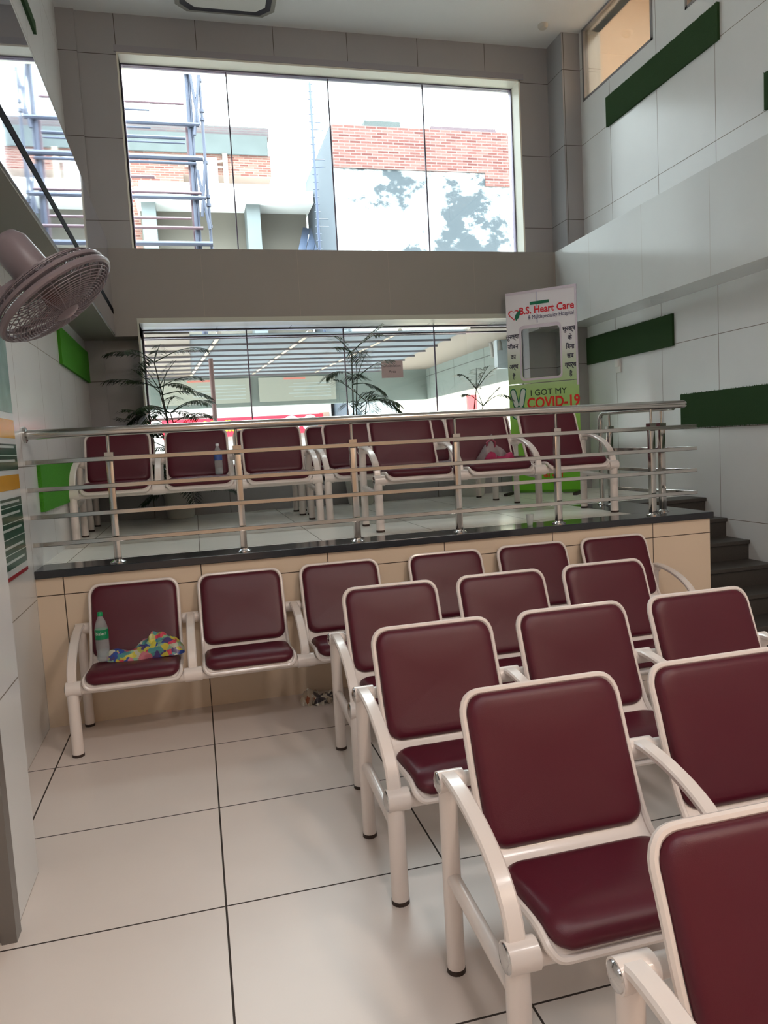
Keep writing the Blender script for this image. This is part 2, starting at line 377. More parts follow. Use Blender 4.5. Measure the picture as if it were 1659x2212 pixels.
# ------------------------------------------------------------------ turf panels
def turf(loc0, loc1, label, m, frame=False):
    x0, y0, z0 = loc0; x1, y1, z1 = loc1
    mb = MB(); mb.box(x0, x1, y0, y1, z0, z1)
    # fuzzy edge tufts along the outline facing the room
    xi = x1 if x0 < 1 else x0
    for k in range(int((y1-y0)*160)):
        y = random.uniform(y0, y1); z = random.choice((z0, z1)); s = 1 if z == z1 else -1
        mb.quad((xi, y, z), (xi, y+0.006, z), (xi, y+0.004+random.uniform(-.004, .004), z+s*random.uniform(.004, .012)))
    o = mb.build('turf_panel', m, smooth=False, normals=False); return tag(o, label, 'artificial grass panel', 'green turf strips on the walls')
turf((XL, 5.95, 2.215), (XL+0.022, 7.49, 2.49), 'bright green turf strip high on the left wall, under the left beam', M_turf)
turf((XL, 4.76, 1.205), (XL+0.022, 6.02, 1.485), 'bright green turf strip low on the left wall behind the railing end', M_turf)
turf((XR-0.022, 5.72, 2.205), (XR, 7.17, 2.48), 'dark green turf strip on the right wall beside the standing banner', M_turfd)
turf((XR-0.024, 2.5, 1.487), (XR-0.002, 5.62, 1.775), 'dark green turf strip on the right wall above the stairs', M_turfd)
turf((XR-0.022, 5.10, 4.42), (XR, 6.68, 4.69), 'dark green turf strip high on the right wall, under the lit clerestory window', M_turfd)
turf((XR-0.022, 2.9, 3.70), (XR, 4.63, 3.95), 'dark green turf strip at the right picture edge, just above the right beam', M_turfd)
turf((XL, 4.6, 4.63), (XL+0.022, 6.17, 4.71), 'dark green turf strip high on the left wall, above the glass cladding', M_turfd)

sw = empty('wall_socket', (XR, 6.60, 2.13), 'small white wall socket under the turf strip beside the banner', 'socket')
MB().box(-0.012, 0, -0.045, 0.045, -0.065, 0.065, 0.003).build('cover_plate', mat('white_plastic', (232, 232, 228), 0.4), sw)
MB().box(-0.03, -0.012, -0.03, 0.03, -0.01, 0.06, 0.003).build('plug', mat('white_plastic', (232, 232, 228), 0.4), sw)

# ------------------------------------------------------------------ seating
PROF = [(0.030, 0.790), (0.012, 0.740), (-0.008, 0.690), (-0.030, 0.630), (-0.052, 0.570), (-0.078, 0.510), (-0.105, 0.455), (-0.130, 0.415),
        (-0.158, 0.390), (-0.200, 0.380), (-0.260, 0.383), (-0.330, 0.390), (-0.400, 0.396), (-0.450, 0.392), (-0.478, 0.372), (-0.486, 0.350)]
def arc_param(P):
    L = [0]
    for a, b in zip(P[:-1], P[1:]): L.append(L[-1]+math.hypot(b[0]-a[0], b[1]-a[1]))
    return L
AL = arc_param(PROF); ST = AL[-1]
def prof(s):
    s = max(0, min(ST-1e-6, s))
    for i in range(len(AL)-1):
        if AL[i+1] >= s: break
    def cr(i0):
        p0, p1, p2, p3 = PROF[max(i0-1, 0)], PROF[i0], PROF[i0+1], PROF[min(i0+2, len(PROF)-1)]
        t = (s-AL[i0])/(AL[i0+1]-AL[i0])
        return [0.5*((2*b)+(-a+c)*t+(2*a-5*b+4*c-d)*t*t+(-a+3*b-3*c+d)*t**3) for a, b, c, d in zip(p0, p1, p2, p3)]
    return Vector(cr(i))
def pt(x, s, h=0.0):
    """point on the shell: x across, s down the profile from the top, h out of the sitting side"""
    p = prof(s); t = prof(min(s+0.004, ST-1e-5)) - prof(max(s-0.004, 0)); t.normalize()
    n = Vector((t.y, -t.x))                    # towards the sitter
    if n.x > 0 and n.y < 0: n = -n
    if n.dot(Vector((-1, 1))) < 0: n = -n
    q = p + n*h; return Vector((x, q[0], q[1]))
HW = 0.238
def halfw(s):
    r = 0.06
    if s < r: return HW - (r - math.sqrt(max(0, r*r-(r-s)**2)))
    r = 0.045
    if s > ST-r: return HW - (r - math.sqrt(max(0, r*r-(s-(ST-r))**2)))
    return HW
def pad_mesh(s0, s1, hw, H, rc, slope=0.0):
    mb = MB(); sc_, sh = (s0+s1)/2, (s1-s0)/2
    base = rr_loop(-hw, hw, -sh, sh, rc, 7)
    rings = []
    seq = [(1.0, 0.002), (1.0, H*0.35), (0.985, H*0.6), (0.955, H*0.82), (0.90, H*0.95), (0.8, H*1.0), (0.6, H*1.06), (0.4, H*1.09), (0.2, H*1.1)]
    for k, h in seq:
        ring = []
        for x, y in base:
            ix = x*k if k < 0.9 else x-(1-k)*hw*(1 if x > 0 else -1)*min(1, abs(x)/(hw*0.6))
            iy = y*k if k < 0.9 else y-(1-k)*hw*(1 if y > 0 else -1)*min(1, abs(y)/(sh*0.6))
            ring.append(mb.bm.verts.new(pt(ix, sc_+iy, h)))
        rings.append(ring)
    n = len(base)
    for A, B in zip(rings[:-1], rings[1:]):
        for k in range(n): mb.bm.faces.new((A[k], A[(k+1) % n], B[(k+1) % n], B[k]))
    c = mb.bm.verts.new(pt(0, sc_, H*1.1))
    for k in range(n): mb.bm.faces.new((rings[-1][k], rings[-1][(k+1) % n], c))
    mb.bm.faces.new(list(reversed(rings[0])))
    return mb
SC = [0.2975, 0.8925, 1.4875]; AX = [0.0, 0.595, 1.19, 1.785]; DP = 0.44
def make_bench():
    root = empty('waiting_bench', (0, 0, 0), 'x', 'bench', 'three-seat maroon waiting benches with cream metal frames')
    sheet = MB(); S = [0.0, 0.004, 0.012, 0.025, 0.04, 0.06]+[0.06+(ST-0.105)*k/30 for k in range(1, 31)]+[ST-0.03, ST-0.015, ST-0.005, ST-0.0005]
    F, B = [], []
    for s in S:
        w_ = max(halfw(s), 0.01)
        F.append([sheet.bm.verts.new(pt(w_*u, s, 0.0)) for u in (-1, -0.5, 0, 0.5, 1)]); B.append([sheet.bm.verts.new(pt(w_*u, s, -0.005)) for u in (-1, -0.5, 0, 0.5, 1)])
    for i in range(len(S)-1):
        for k in range(4):
            sheet.bm.faces.new((F[i][k], F[i][k+1], F[i+1][k+1], F[i+1][k])); sheet.bm.faces.new((B[i][k+1], B[i][k], B[i+1][k], B[i+1][k+1]))
        sheet.bm.faces.new((F[i][0], F[i+1][0], B[i+1][0], B[i][0])); sheet.bm.faces.new((F[i+1][4], F[i][4], B[i][4], B[i+1][4]))
    seat0 = sheet.build('seat_shell', M_paint, root)
    loop = []
    for cx, cs, a0, r in ((HW-0.06, 0.06, -90, 0.06), (HW-0.045, ST-0.045, 0, 0.045), (-HW+0.045, ST-0.045, 90, 0.045), (-HW+0.06, 0.06, 180, 0.06)):
        for k in range(7):
            a = math.radians(a0+90*k/6); loop.append((cx+r*math.cos(a), cs+r*math.sin(a)))
    pts = []
    for (x0, s0), (x1, s1) in zip(loop, loop[1:]+loop[:1]):
        n = max(1, int(math.hypot(x1-x0, s1-s0)/0.03))
        for k in range(n): t = k/n; pts.append(pt(x0+(x1-x0)*t, s0+(s1-s0)*t, 0.0))
    MB().tube(pts, 0.0105, 8, closed=True).build('rim', M_paint, seat0)
    pad_mesh(0.010, 0.412, 0.230, 0.030, 0.055).build('back_cushion', M_red, seat0)
    pad_mesh(0.468, ST-0.018, 0.230, 0.036, 0.050).build('seat_cushion', M_red, seat0)
    for xx in (-0.12, 0.08):
        MB().box(xx, xx+0.04, -0.05, 0.0, 0.54, 0.58).build('bracket', M_paint, seat0); MB().box(xx, xx+0.04, -DP-0.02, -DP+0.02, 0.36, 0.39).build('bracket', M_paint, seat0)
    seat0.location.x = SC[0]
    for x in SC[1:]: c = copy_tree(seat0, root); c.location.x = x
    MB().tube([(0, 0, 0.56), (AX[-1], 0, 0.56)], 0.022, 14).build('rear_beam', M_paint, root)
    MB().tube([(0, -DP, 0.345), (AX[-1], -DP, 0.345)], 0.027, 14).build('front_beam', M_paint, root)
    # armrest : flat arched band between two sleeves
    def mk_arm(xa, xb, x):
        arm = MB(); arm.tube([(xa, 0, 0.56), (xb, 0, 0.56)], 0.031, 18); arm.tube([(xa, -DP, 0.35), (xb, -DP, 0.35)], 0.037, 18)
        arm.tube(P, 0.02, flat=(0.046, 0.022), up=(0, 0, 1)); a = arm.build('armrest', M_paint, root); a.location.x = x; return a
    P = [(0, -0.012, 0.578)]
    for k in range(15):
        t = PI/2*k/14; P.append((0, -0.04-(DP-0.045)*math.sin(t)**1.15, 0.365+0.217*math.cos(t)**0.9))
    mk_arm(-0.028, 0.045, AX[0]); a0 = mk_arm(-0.045, 0.045, AX[1]); c = a0.copy(); COL.objects.link(c); c.parent = root; c.location.x = AX[2]
    mk_arm(-0.045, 0.028, AX[3])
    def mk_leg(y, h, r):
        lg = MB().tube([(0, y, 0.012), (0, y, h)], r, 16).build('leg', M_paint, root)
        MB().tube([(0, y, 0), (0, y, 0.014)], r+0.001, 16).build('foot_pad', M_foot, lg); return lg
    for y, h, r in ((0, 0.56, 0.026), (-DP, 0.35, 0.029)):
        lg = mk_leg(y, h, r); c = copy_tree(lg, root); c.location.x = AX[-1]
    s0 = MB().tube([(0, 0, 0.285), (0, -DP, 0.255)], 0.020, 12).build('side_rail', M_paint, root)
    c = s0.copy(); COL.objects.link(c); c.parent = root; c.location.x = AX[-1]
    for x, sg in ((-0.028, -1), (AX[-1]+0.028, 1)):
        for y, z, r in ((0, 0.56, 0.027), (-DP, 0.35, 0.033)):
            MB().lathe([(r, 0), (r*0.95, 0.003), (r*0.6, 0.007), (0, 0.008)], (x, y, z), 18, axis=(sg, 0, 0)).build('end_cap', M_chrome, root)
    return root
bench0 = make_bench()
BENCH = [
 (-0.685, 4.385, 0, 'maroon bench against the platform wall, holding the green-capped bottle and bright bag'),
 (1.185, 4.385, 0, 'maroon bench against the platform wall, next to the stairs'),
 (0.60, 3.53, 0, 'maroon bench directly in front of the benches along the platform wall'),
 (0.545, 2.68, 0, 'maroon bench in the lower hall, middle one of the five rows'),
 (0.61, 1.885, 0, 'maroon bench second nearest the viewer, with its left seat fully in view'),
 (0.665, 1.08, 0, 'maroon bench nearest the viewer, cut off at the lower right corner'),
 (-0.865, 6.15, ZP, 'maroon bench on the platform at the left, holding a blue-labelled bottle'),
 (0.995, 6.15, ZP, 'maroon bench on the platform partly hidden behind the bench with the handbag'),
 (-0.88, 7.04, ZP, 'maroon bench in the rear platform row on the left, by the leaning palm'),
 (0.98, 7.04, ZP, 'maroon bench in the rear platform row on the right, by the tall palm'),
 (1.19, 5.31, ZP, 'maroon bench on the platform nearest the railing, with a handbag on it'),
]
for i, (x, y, z, lab) in enumerate(BENCH):
    b = bench0 if i == 0 else copy_tree(bench0)
    b.location = (x, y, z); b['label'] = lab

# ------------------------------------------------------------------ railing
rl = empty('railing', (XL, 4.50, ZP), 'long stainless steel railing with round handrail along the platform edge', 'railing')
def RX(x): return x-XL
MB().tube([(0.0, 0, 0.755), (RX(3.30), 0, 0.755)], 0.027, 18).lathe([(0.027, 0), (0.02, 0.015), (0, 0.022)], (RX(3.30), 0, 0.755), 18, axis=(1, 0, 0)).build('handrail', M_steel, rl)
MB().lathe([(0.045, 0), (0.045, 0.012), (0.03, 0.02)], (0, 0, 0.755), 18, axis=(1, 0, 0)).build('wall_flange', M_steel, rl)
def post(x, y, tall=True):
    p = MB().box(RX(x)-0.019, RX(x)+0.019, y-0.019, y+0.019, 0.0, 0.63, 0.002).box(RX(x)-0.024, RX(x)+0.024, y-0.024, y+0.024, 0.61, 0.635).build('post', M_steel, rl)
    MB().tube([(RX(x), y, 0.63), (RX(x), y, 0.735)], 0.009, 10).build('post_pin', M_steel, p)
    MB().lathe([(0.045, 0), (0.045, 0.006), (0.03, 0.014), (0.022, 0.02)], (RX(x), y, 0), 18).build('base_flange', M_chrome, p)
for x in (-0.468, 0.25, 0.95, 1.625, 2.33, 3.045): post(x, 0)
post(3.235, 0.16); post(3.235, 0.84)
for z in (0.600, 0.447, 0.295, 0.140):
    MB().tube([(0.0, -0.036, z), (RX(3.375), -0.036, z)], 0, flat=(0.010, 0.025)).build('rail_bar', M_steel, rl)
    MB().tube([(RX(3.37), -0.036, z), (RX(3.265), 0.40, z), (RX(3.262), 0.90, z)], 0, flat=(0.010, 0.025)).build('rail_bar', M_steel, rl)
arc = [(RX(3.235), 0.02, 0.735), (RX(3.235), 0.92, 0.745)]+[(RX(3.235), 0.92+0.06*math.sin(a), 0.685+0.06*math.cos(a)) for a in (0.4, 0.8, 1.2, PI/2)]+[(RX(3.235), 0.98, 0.0)]
MB().tube(arc, 0.019, 14).build('return_handrail', M_steel, rl)
MB().lathe([(0.04, 0), (0.04, 0.006), (0.028, 0.016)], (RX(3.235), 0.98, 0), 18).build('base_flange', M_chrome, rl)

# ------------------------------------------------------------------ standing banner
bx0, by0, bx1, by1 = 3.185, 7.14, 3.72, 6.67
BW = math.hypot(bx1-bx0, by1-by0); BH = 2.035
bn = empty('standing_banner', (bx0, by0, ZP), 'tall white and green standing banner with a cut-out window, near the right wall', 'banner', rz=math.atan2(by1-by0, bx1-bx0))
def grad(name, stops):
    m = D.materials.new(name); m.use_nodes = True; nt = m.node_tree; b = nt.nodes['Principled BSDF']; b.inputs['Roughness'].default_value = 0.45
    tc = nt.nodes.new('ShaderNodeTexCoord'); s = nt.nodes.new('ShaderNodeSeparateXYZ'); r = nt.nodes.new('ShaderNodeValToRGB')
    nt.links.new(tc.outputs['Object'], s.inputs[0])
    dv = nt.nodes.new('ShaderNodeMath'); dv.operation = 'DIVIDE'; dv.inputs[1].default_value = BH
    nt.links.new(s.outputs[1], dv.inputs[0]); nt.links.new(dv.outputs[0], r.inputs[0])
    e = r.color_ramp.elements; e[0].position = stops[0][0]; e[0].color = lin(stops[0][1]); e[1].position = stops[-1][0]; e[1].color = lin(stops[-1][1])
    for p, c in stops[1:-1]: q = e.new(p); q.color = lin(c)
    nt.links.new(r.outputs[0], b.inputs['Base Color'])
    t = nt.nodes.new('ShaderNodeBsdfTranslucent'); mx = nt.nodes.new('ShaderNodeMixShader'); mx.inputs[0].default_value = 0.2
    nt.links.new(r.outputs[0], t.inputs[0]); nt.links.new(b.outputs[0], mx.inputs[1]); nt.links.new(t.outputs[0], mx.inputs[2]); nt.links.new(mx.outputs[0], nt.nodes['Material Output'].inputs[0]); return m
M_ban = grad('banner_print', [(0.0, (110, 200, 40)), (0.30, (150, 215, 80)), (0.52, (190, 225, 150)), (0.60, (205, 226, 190)), (0.74, (250, 250, 253)), (1.0, (248, 246, 253))])
RX90 = (PI/2, 0, 0)
add_mesh('upper_panel', poly2d([[(0, 1.125), (BW, 1.125), (BW, BH), (0, BH)], rr_loop(0.21*BW, 0.755*BW, 1.175, 1.665, 0.03)], 0.006), M_ban, bn, rot=RX90)
add_mesh('lower_panel', poly2d([[(0, 0.035), (BW, 0.035), (BW, 1.117), (0, 1.117)]], 0.006), M_ban, bn, rot=RX90)
M_lil = mat('pale_lilac_trim', (218, 210, 224), 0.5)
add_mesh('window_border', poly2d([rr_loop(0.182*BW, 0.78*BW, 1.150, 1.70, 0.045), rr_loop(0.205*BW, 0.757*BW, 1.172, 1.668, 0.032)], 0.008), M_lil, bn, rot=RX90)
MB().box(0, BW, -0.01, 0.012, BH-0.02, BH+0.004).box(BW-0.018, BW, -0.012, 0.012, 1.07, BH).build('top_rail', M_lil, bn, False)
add_mesh('stitched_seam', poly2d([[(0.44*BW, 1.715), (0.455*BW, 1.715), (0.455*BW, BH-0.02), (0.44*BW, BH-0.02)]], 0.001), mat('seam_print', (205, 205, 224), 0.5), bn, (0, -0.007, 0), RX90)
for x in (0.0, BW-0.02): MB().box(x-0.01, x+0.03, -0.28, 0.02, 0.0, 0.025).build('foot', mat('banner_foot', (48, 40, 36), 0.6), bn)
MB().box(0.02, BW-0.02, -0.012, 0.012, 0.012, 0.036).build('base_bar', mat('banner_base', (70, 130, 20), 0.5), bn, False)
def bt(body, u, z, size, rgb, bold=0.0, sx=1.0, name='lettering'):
    add_mesh(name, text_mesh(body, size, 0.0006, bold, sx=sx), mat('print_%d_%d_%d' % rgb, rgb, 0.5), bn, (u*BW, -0.0078, z), RX90)
RED = (214, 34, 52); NAVY = (38, 34, 96); GRN = (0, 112, 78)
add_mesh('green_label', poly2d([[(0.35*BW, 1.895), (0.62*BW, 1.895), (0.62*BW, 1.925), (0.35*BW, 1.925)]], 0.0008), mat('print_green', GRN, 0.5), bn, (0, -0.0078, 0), RX90)
bt('B.S. Heart Care', 0.58, 1.842, 0.098, RED, 0.0025, 0.88)
bt('& Multispeciality Hospital', 0.64, 1.772, 0.056, NAVY, 0.0, 0.80)
heart = []
for k in range(40):
    t = 2*PI*k/40; x = 16*math.sin(t)**3; y = 13*math.cos(t)-5*math.cos(2*t)-2*math.cos(3*t)-math.cos(4*t); heart.append((x*0.0036, y*0.0036))
add_mesh('heart_emblem', poly2d([heart, [(x*0.78, y*0.78) for x, y in heart]], 0.0008), mat('print_red', RED, 0.5), bn, (0.115*BW, -0.0078, 1.82), RX90)
leaf = [(0.0, -0.06), (0.03, -0.03), (0.045, 0.01), (0.05, 0.05), (0.02, 0.03), (-0.005, 0.0), (-0.012, -0.03)]
add_mesh('leaf_emblem', poly2d([leaf], 0.0008), mat('print_green', GRN, 0.5), bn, (0.145*BW, -0.009, 1.815), RX90)
DK = (30, 28, 62)
for i, s in enumerate(['सुरक्षा', 'जीवन', 'का', 'अर्थ', 'है']): bt(s, 0.085, 1.60-0.100*i, 0.064, DK, 0.0012, 0.8)
for i, s in enumerate(['सुरक्षा', 'के', 'िबना', 'सब', 'व्यर्थ', 'है']): bt(s, 0.895, 1.62-0.088*i, 0.064, DK, 0.0012, 0.8)
bt('I GOT MY', 0.57, 1.02, 0.085, (20, 40, 34), 0.0, 1.0)
bt('COVID-19', 0.635, 0.915, 0.150, (226, 40, 30), 0.004, 0.80)
bt('VACCINE', 0.5, 0.78, 0.10, (10, 90, 66), 0.002, 1.0)
bt('ना को रोका', 0.55, 0.185, 0.075, (214, 44, 30), 0.0015, 0.9)
for dx, a in ((0.09, 0.22), (0.20, -0.20)):
    q = rr_loop(-0.032, 0.032, -0.10, 0.10, 0.031); rot = lambda p, a=a: (p[0]*math.cos(a)-p[1]*math.sin(a), p[0]*math.sin(a)+p[1]*math.cos(a))
    add_mesh('finger_outline', poly2d([[rot(p) for p in q]], 0.0006), mat('print_green', GRN, 0.5), bn, (dx*BW-0.005, -0.0076, 0.98), RX90)
    add_mesh('finger_fill', poly2d([[rot((p[0]*0.7, p[1]*0.9)) for p in q]], 0.0007), mat('print_pale', (214, 226, 220), 0.5), bn, (dx*BW-0.005, -0.0086, 0.98), RX90)
add_mesh('hand_outline', poly2d([rr_loop(-0.075, 0.075, -0.075, 0.06, 0.05)], 0.0006), mat('print_green', GRN, 0.5), bn, (0.14*BW, -0.0076, 0.84), RX90)
add_mesh('hand_fill', poly2d([rr_loop(-0.065, 0.065, -0.065, 0.05, 0.045)], 0.0007), mat('print_pale', (214, 226, 220), 0.5), bn, (0.14*BW, -0.0086, 0.84), RX90)

# ------------------------------------------------------------------ wall poster on the left
ps = empty('wall_poster', (XL, 4.25, 0.94), 'tall glossy green and yellow information poster on the left wall near the railing end', 'poster')
PW = 0.95
MB().box(0, 0.008, -PW, 0, 0, 1.75).build('board', mat('poster_white', (214, 222, 222), 0.25), ps, False)
M_pg = mat('poster_green', (22, 78, 58), 0.25); M_py = mat('poster_yellow', (214, 158, 40), 0.25); M_pw = mat('poster_pale', (196, 208, 204), 0.25)
MB().box(0.008, 0.0095, -PW+0.01, -0.004, 0.0, 0.018).build('red_border', mat('poster_red', (160, 24, 44), 0.3), ps, False)
MB().box(0.008, 0.0095, -PW+0.01, -0.006, 0.05, 0.39).box(0.008, 0.0095, -PW+0.01, -0.006, 0.53, 0.66).build('green_table', M_pg, ps, False)
MB().box(0.008, 0.0095, -PW+0.01, -0.006, 0.43, 0.505).box(0.008, 0.0095, -PW+0.01, -0.006, 0.69, 0.785).build('yellow_heading', M_py, ps, False)
ln = MB()
for z in (0.12, 0.195, 0.27, 0.345, 0.60): ln.box(0.0095, 0.0102, -PW+0.01, -0.006, z, z+0.004)
ln.build('table_lines', M_pw, ps, False)
for z, l_ in ((0.08, 0.5), (0.15, 0.7), (0.235, 0.6), (0.31, 0.75), (0.365, 0.4), (0.57, 0.7), (0.64, 0.5)):
    MB().box(0.0095, 0.0102, -0.06-l_, -0.06, z, z+0.012).build('text_line', M_pw, ps, False)
MB().box(0.008, 0.0095, -PW+0.01, -0.006, 0.82, 1.70).build('picture_area', mat('poster_picture', (110, 146, 138), 0.25, noise=0.6, nscale=7), ps, False)

# ------------------------------------------------------------------ wall fan
fc = Vector((-0.402, 2.70, 2.035)); fn = Vector((0.5875, -0.050, -0.808)).normalized()
fan = empty('wall_fan', fc, 'pinkish grey wall-mounted oscillating fan tilted down at the left edge', 'fan')
M_fan = mat('fan_plastic', (122, 112, 118), 0.35); M_blade = mat('fan_blade_smoke', (120, 112, 112), 0.25, alpha=0.45)
q = Vector((0, 0, 1)).rotation_difference(fn)
def fp(r, a, h): return q @ Vector((r*math.cos(a), r*math.sin(a), h))
RF = 0.205
MB().tube([fp(RF, 2*PI*k/48, 0.0) for k in range(48)], 0.012, 8, closed=True).tube([fp(RF*0.99, 2*PI*k/48, -0.028) for k in range(48)], 0.008, 8, closed=True).build('guard_ring', M_fan, fan)
def cage(sign, depth, h0):
    mb = MB()
    for j in range(1, 17):
        r = RF*(0.22+0.78*j/17); h = h0+sign*depth*math.sqrt(max(0, 1-(r/RF)**2.6)); mb.tube([fp(r, 2*PI*k/36, h) for k in range(36)], 0.0016, 4, closed=True)
    for j in range(24):
        a = 2*PI*j/24; mb.tube([fp(r, a, h0+sign*depth*math.sqrt(max(0, 1-(r/RF)**2.6))) for r in [RF*(0.2+0.8*i/7) for i in range(8)]], 0.0018, 4)
    return mb
cage(1, 0.055, 0.0).build('front_guard', M_fan, fan); cage(-1, 0.06, -0.028).build('rear_guard', M_fan, fan)
MB().lathe([(0.042, 0.048), (0.042, 0.056), (0.03, 0.062), (0, 0.064)], (0, 0, 0), 24, axis=fn).build('guard_badge', M_fan, fan)
MB().lathe([(0.036, -0.03), (0.038, 0.0), (0.032, 0.03), (0.015, 0.042), (0, 0.044)], (0, 0, 0), 24, axis=fn).build('hub', mat('fan_hub', (96, 62, 56), 0.35), fan)
for j in range(3):
    mb = MB(); g = []
    for i in range(8):
        r = 0.035+0.145*i/7; w0 = 0.5+0.45*math.sin(PI*i/8); row = []
        for k in range(7):
            a = 2*PI*j/3 + w0*(k/6-0.35)*1.9; row.append(mb.bm.verts.new(fp(r, a, 0.02-0.04*k/6)))
        g.append(row)
    for i in range(7):
        for k in range(6): mb.bm.faces.new((g[i][k], g[i][k+1], g[i+1][k+1], g[i+1][k]))
    bl = mb.build('fan_blade', M_blade, fan)
    sm = bl.modifiers.new('thick', 'SOLIDIFY'); sm.thickness = 0.002
MB().lathe([(0.02, -0.255), (0.045, -0.245), (0.062, -0.215), (0.064, -0.10), (0.058, -0.07), (0.05, -0.06)], (0, 0, 0), 28, axis=fn).build('motor_housing', M_fan, fan)
wall_pt = Vector((-0.67, 2.70, 2.02)) - fc; arm_pt = fn*(-0.10) + Vector((-0.11, -0.02, -0.07))
MB().tube([fn*(-0.12)+Vector((-0.03, 0, -0.03)), arm_pt, wall_pt+Vector((0.02, 0, 0))], 0.017, 12).build('bracket_arm', M_fan, fan)
MB().tube([arm_pt+Vector((0.0, -0.04, 0)), arm_pt+Vector((0.0, 0.03, 0))], 0.027, 18).build('pivot', M_fan, fan)
MB().box(wall_pt.x, wall_pt.x+0.03, -0.04, 0.04, wall_pt.z-0.08, wall_pt.z+0.06, 0.006).build('wall_plate', M_fan, fan)

# ------------------------------------------------------------------ small things on and around the seats
def bottle(loc, label, capc, labc, water, h=0.27, text=None):
    o = empty('water_bottle', loc, label, 'bottle')
    s = h/0.27
    prof_ = [(0.028, 0), (0.034, 0.006), (0.035, 0.03), (0.033, 0.05), (0.035, 0.07), (0.035, 0.10), (0.0345, 0.17), (0.033, 0.19), (0.024, 0.222), (0.014, 0.242), (0.0125, 0.252)]
    MB().lathe([(r*s, z*s) for r, z in prof_], (0, 0, 0), 24).build('body', mat('clear_plastic_bottle', (215, 225, 228), 0.08, alpha=0.30), o)
    if water: MB().lathe([(0.027*s, 0.003), (0.032*s, 0.01), (0.032*s, 0.06*s)], (0, 0, 0), 20).build('water', mat('water_in_bottle', (190, 205, 212), 0.05, alpha=0.35), o)
    MB().lathe([(0.0145*s, 0.250*s), (0.0145*s, 0.268*s), (0.012*s, 0.271*s)], (0, 0, 0), 18).build('cap', mat('cap_%d' % capc[0], capc, 0.4), o)
    lb = MB().lathe([(0.0358*s, 0.125*s), (0.0358*s, 0.178*s)], (0, 0, 0), 24).build('paper_label', mat('blabel_%d' % labc[0], labc, 0.4), o)
    if text:
        me = text_mesh(text, 0.024, 0.0003)
        for v in me.vertices:
            a = v.co.x/0.0362; x = 0.0366*math.sin(a); y = -0.0366*math.cos(a); z = v.co.y; v.co = (x, y-v.co.z, z)
        add_mesh('lettering', me, mat('white_print', (235, 240, 235), 0.5), lb, (0, 0, 0.153))
    return o
bottle((-0.545, 4.12, 0.432), 'clear plastic water bottle with green cap and label on the left end seat', (0, 150, 90), (0, 138, 88), True, 0.262, 'bisleri')
bottle((0.178, 5.84, ZP+0.432), 'clear water bottle with a blue label on the platform bench seat behind the railing', (225, 228, 235), (70, 100, 170), True, 0.235)

# crumpled bright printed plastic bag
def crumple(cx, cy, cz, lx, ly, lz, seed, n=30, m=16):
    rnd = random.Random(seed); ph = [(rnd.uniform(4, 16), rnd.uniform(4, 16), rnd.uniform(0, 6)) for _ in range(9)]
    mb = MB(); G = []
    for i in range(n+1):
        u = i/n; row = []
        for k in range(m):
            a = 2*PI*k/m; e = 0.35+0.65*math.sin(PI*min(1, max(0, u)))**0.5
            d = sum(math.sin(p[0]*u*2+p[1]*a*0.35+p[2]) for p in ph)/9
            rr = e*(1+0.55*d); z = abs(math.sin(a))*1.0 if math.sin(a) > 0 else -0.0
            row.append(mb.bm.verts.new((cx+(u-0.5)*lx, cy+math.cos(a)*ly/2*rr, cz+max(0.0, math.sin(a))*lz*rr*(1+0.4*math.sin(7*u+ph[0][2])))))
        G.append(row)
    for i in range(n):
        for k in range(m): mb.bm.faces.new((G[i][k], G[i][(k+1) % m], G[i+1][(k+1) % m], G[i+1][k]))
    mb.bm.faces.new(G[0]); mb.bm.faces.new(G[-1])
    return mb
def multi_mat(name, cols, scale):
    m = D.materials.new(name); m.use_nodes = True; nt = m.node_tree; b = nt.nodes['Principled BSDF']; b.inputs['Roughness'].default_value = 0.28
    tc = nt.nodes.new('ShaderNodeTexCoord'); n = nt.nodes.new('ShaderNodeTexNoise'); n.inputs['Scale'].default_value = scale*0.7; n.inputs['Detail'].default_value = 2
    v = nt.nodes.new('ShaderNodeTexVoronoi'); v.inputs['Scale'].default_value = scale
    ad = nt.nodes.new('ShaderNodeVectorMath'); ad.operation = 'MULTIPLY_ADD'; ad.inputs[1].default_value = (0.06, 0.06, 0.06)
    nt.links.new(tc.outputs['Object'], n.inputs['Vector']); nt.links.new(n.outputs['Color'], ad.inputs[0]); nt.links.new(tc.outputs['Object'], ad.inputs[2]); nt.links.new(ad.outputs[0], v.inputs['Vector'])
    s = nt.nodes.new('ShaderNodeSeparateColor'); nt.links.new(v.outputs['Color'], s.inputs[0])
    r = nt.nodes.new('ShaderNodeValToRGB'); r.color_ramp.interpolation = 'CONSTANT'; e = r.color_ramp.elements
    e[0].color = lin(cols[0]); e[0].position = 0; e[1].color = lin(cols[1]); e[1].position = 1/len(cols)
    for i, c in enumerate(cols[2:]): q_ = e.new((i+2)/len(cols)); q_.color = lin(c)
    nt.links.new(s.outputs[0], r.inputs[0]); nt.links.new(r.outputs[0], b.inputs['Base Color']); return m
M_bag = multi_mat('printed_plastic', [(206, 196, 76), (84, 146, 146), (46, 76, 160), (206, 66, 92), (140, 180, 150), (190, 190, 168), (80, 66, 120), (200, 120, 134), (176, 176, 90)], 30)
bgm = crumple(-0.33, 4.13, 0.428, 0.40, 0.13, 0.075, 3)
b2 = crumple(-0.28, 4.16, 0.435, 0.28, 0.10, 0.085, 12); me_ = D.meshes.new('t'); b2.bm.to_mesh(me_); b2.bm.free(); bgm.bm.from_mesh(me_)
tag(bgm.build('plastic_bag', M_bag, angle=25), 'crumpled colourful printed plastic bag lying on the left end seat beside the green-capped bottle', 'bag')
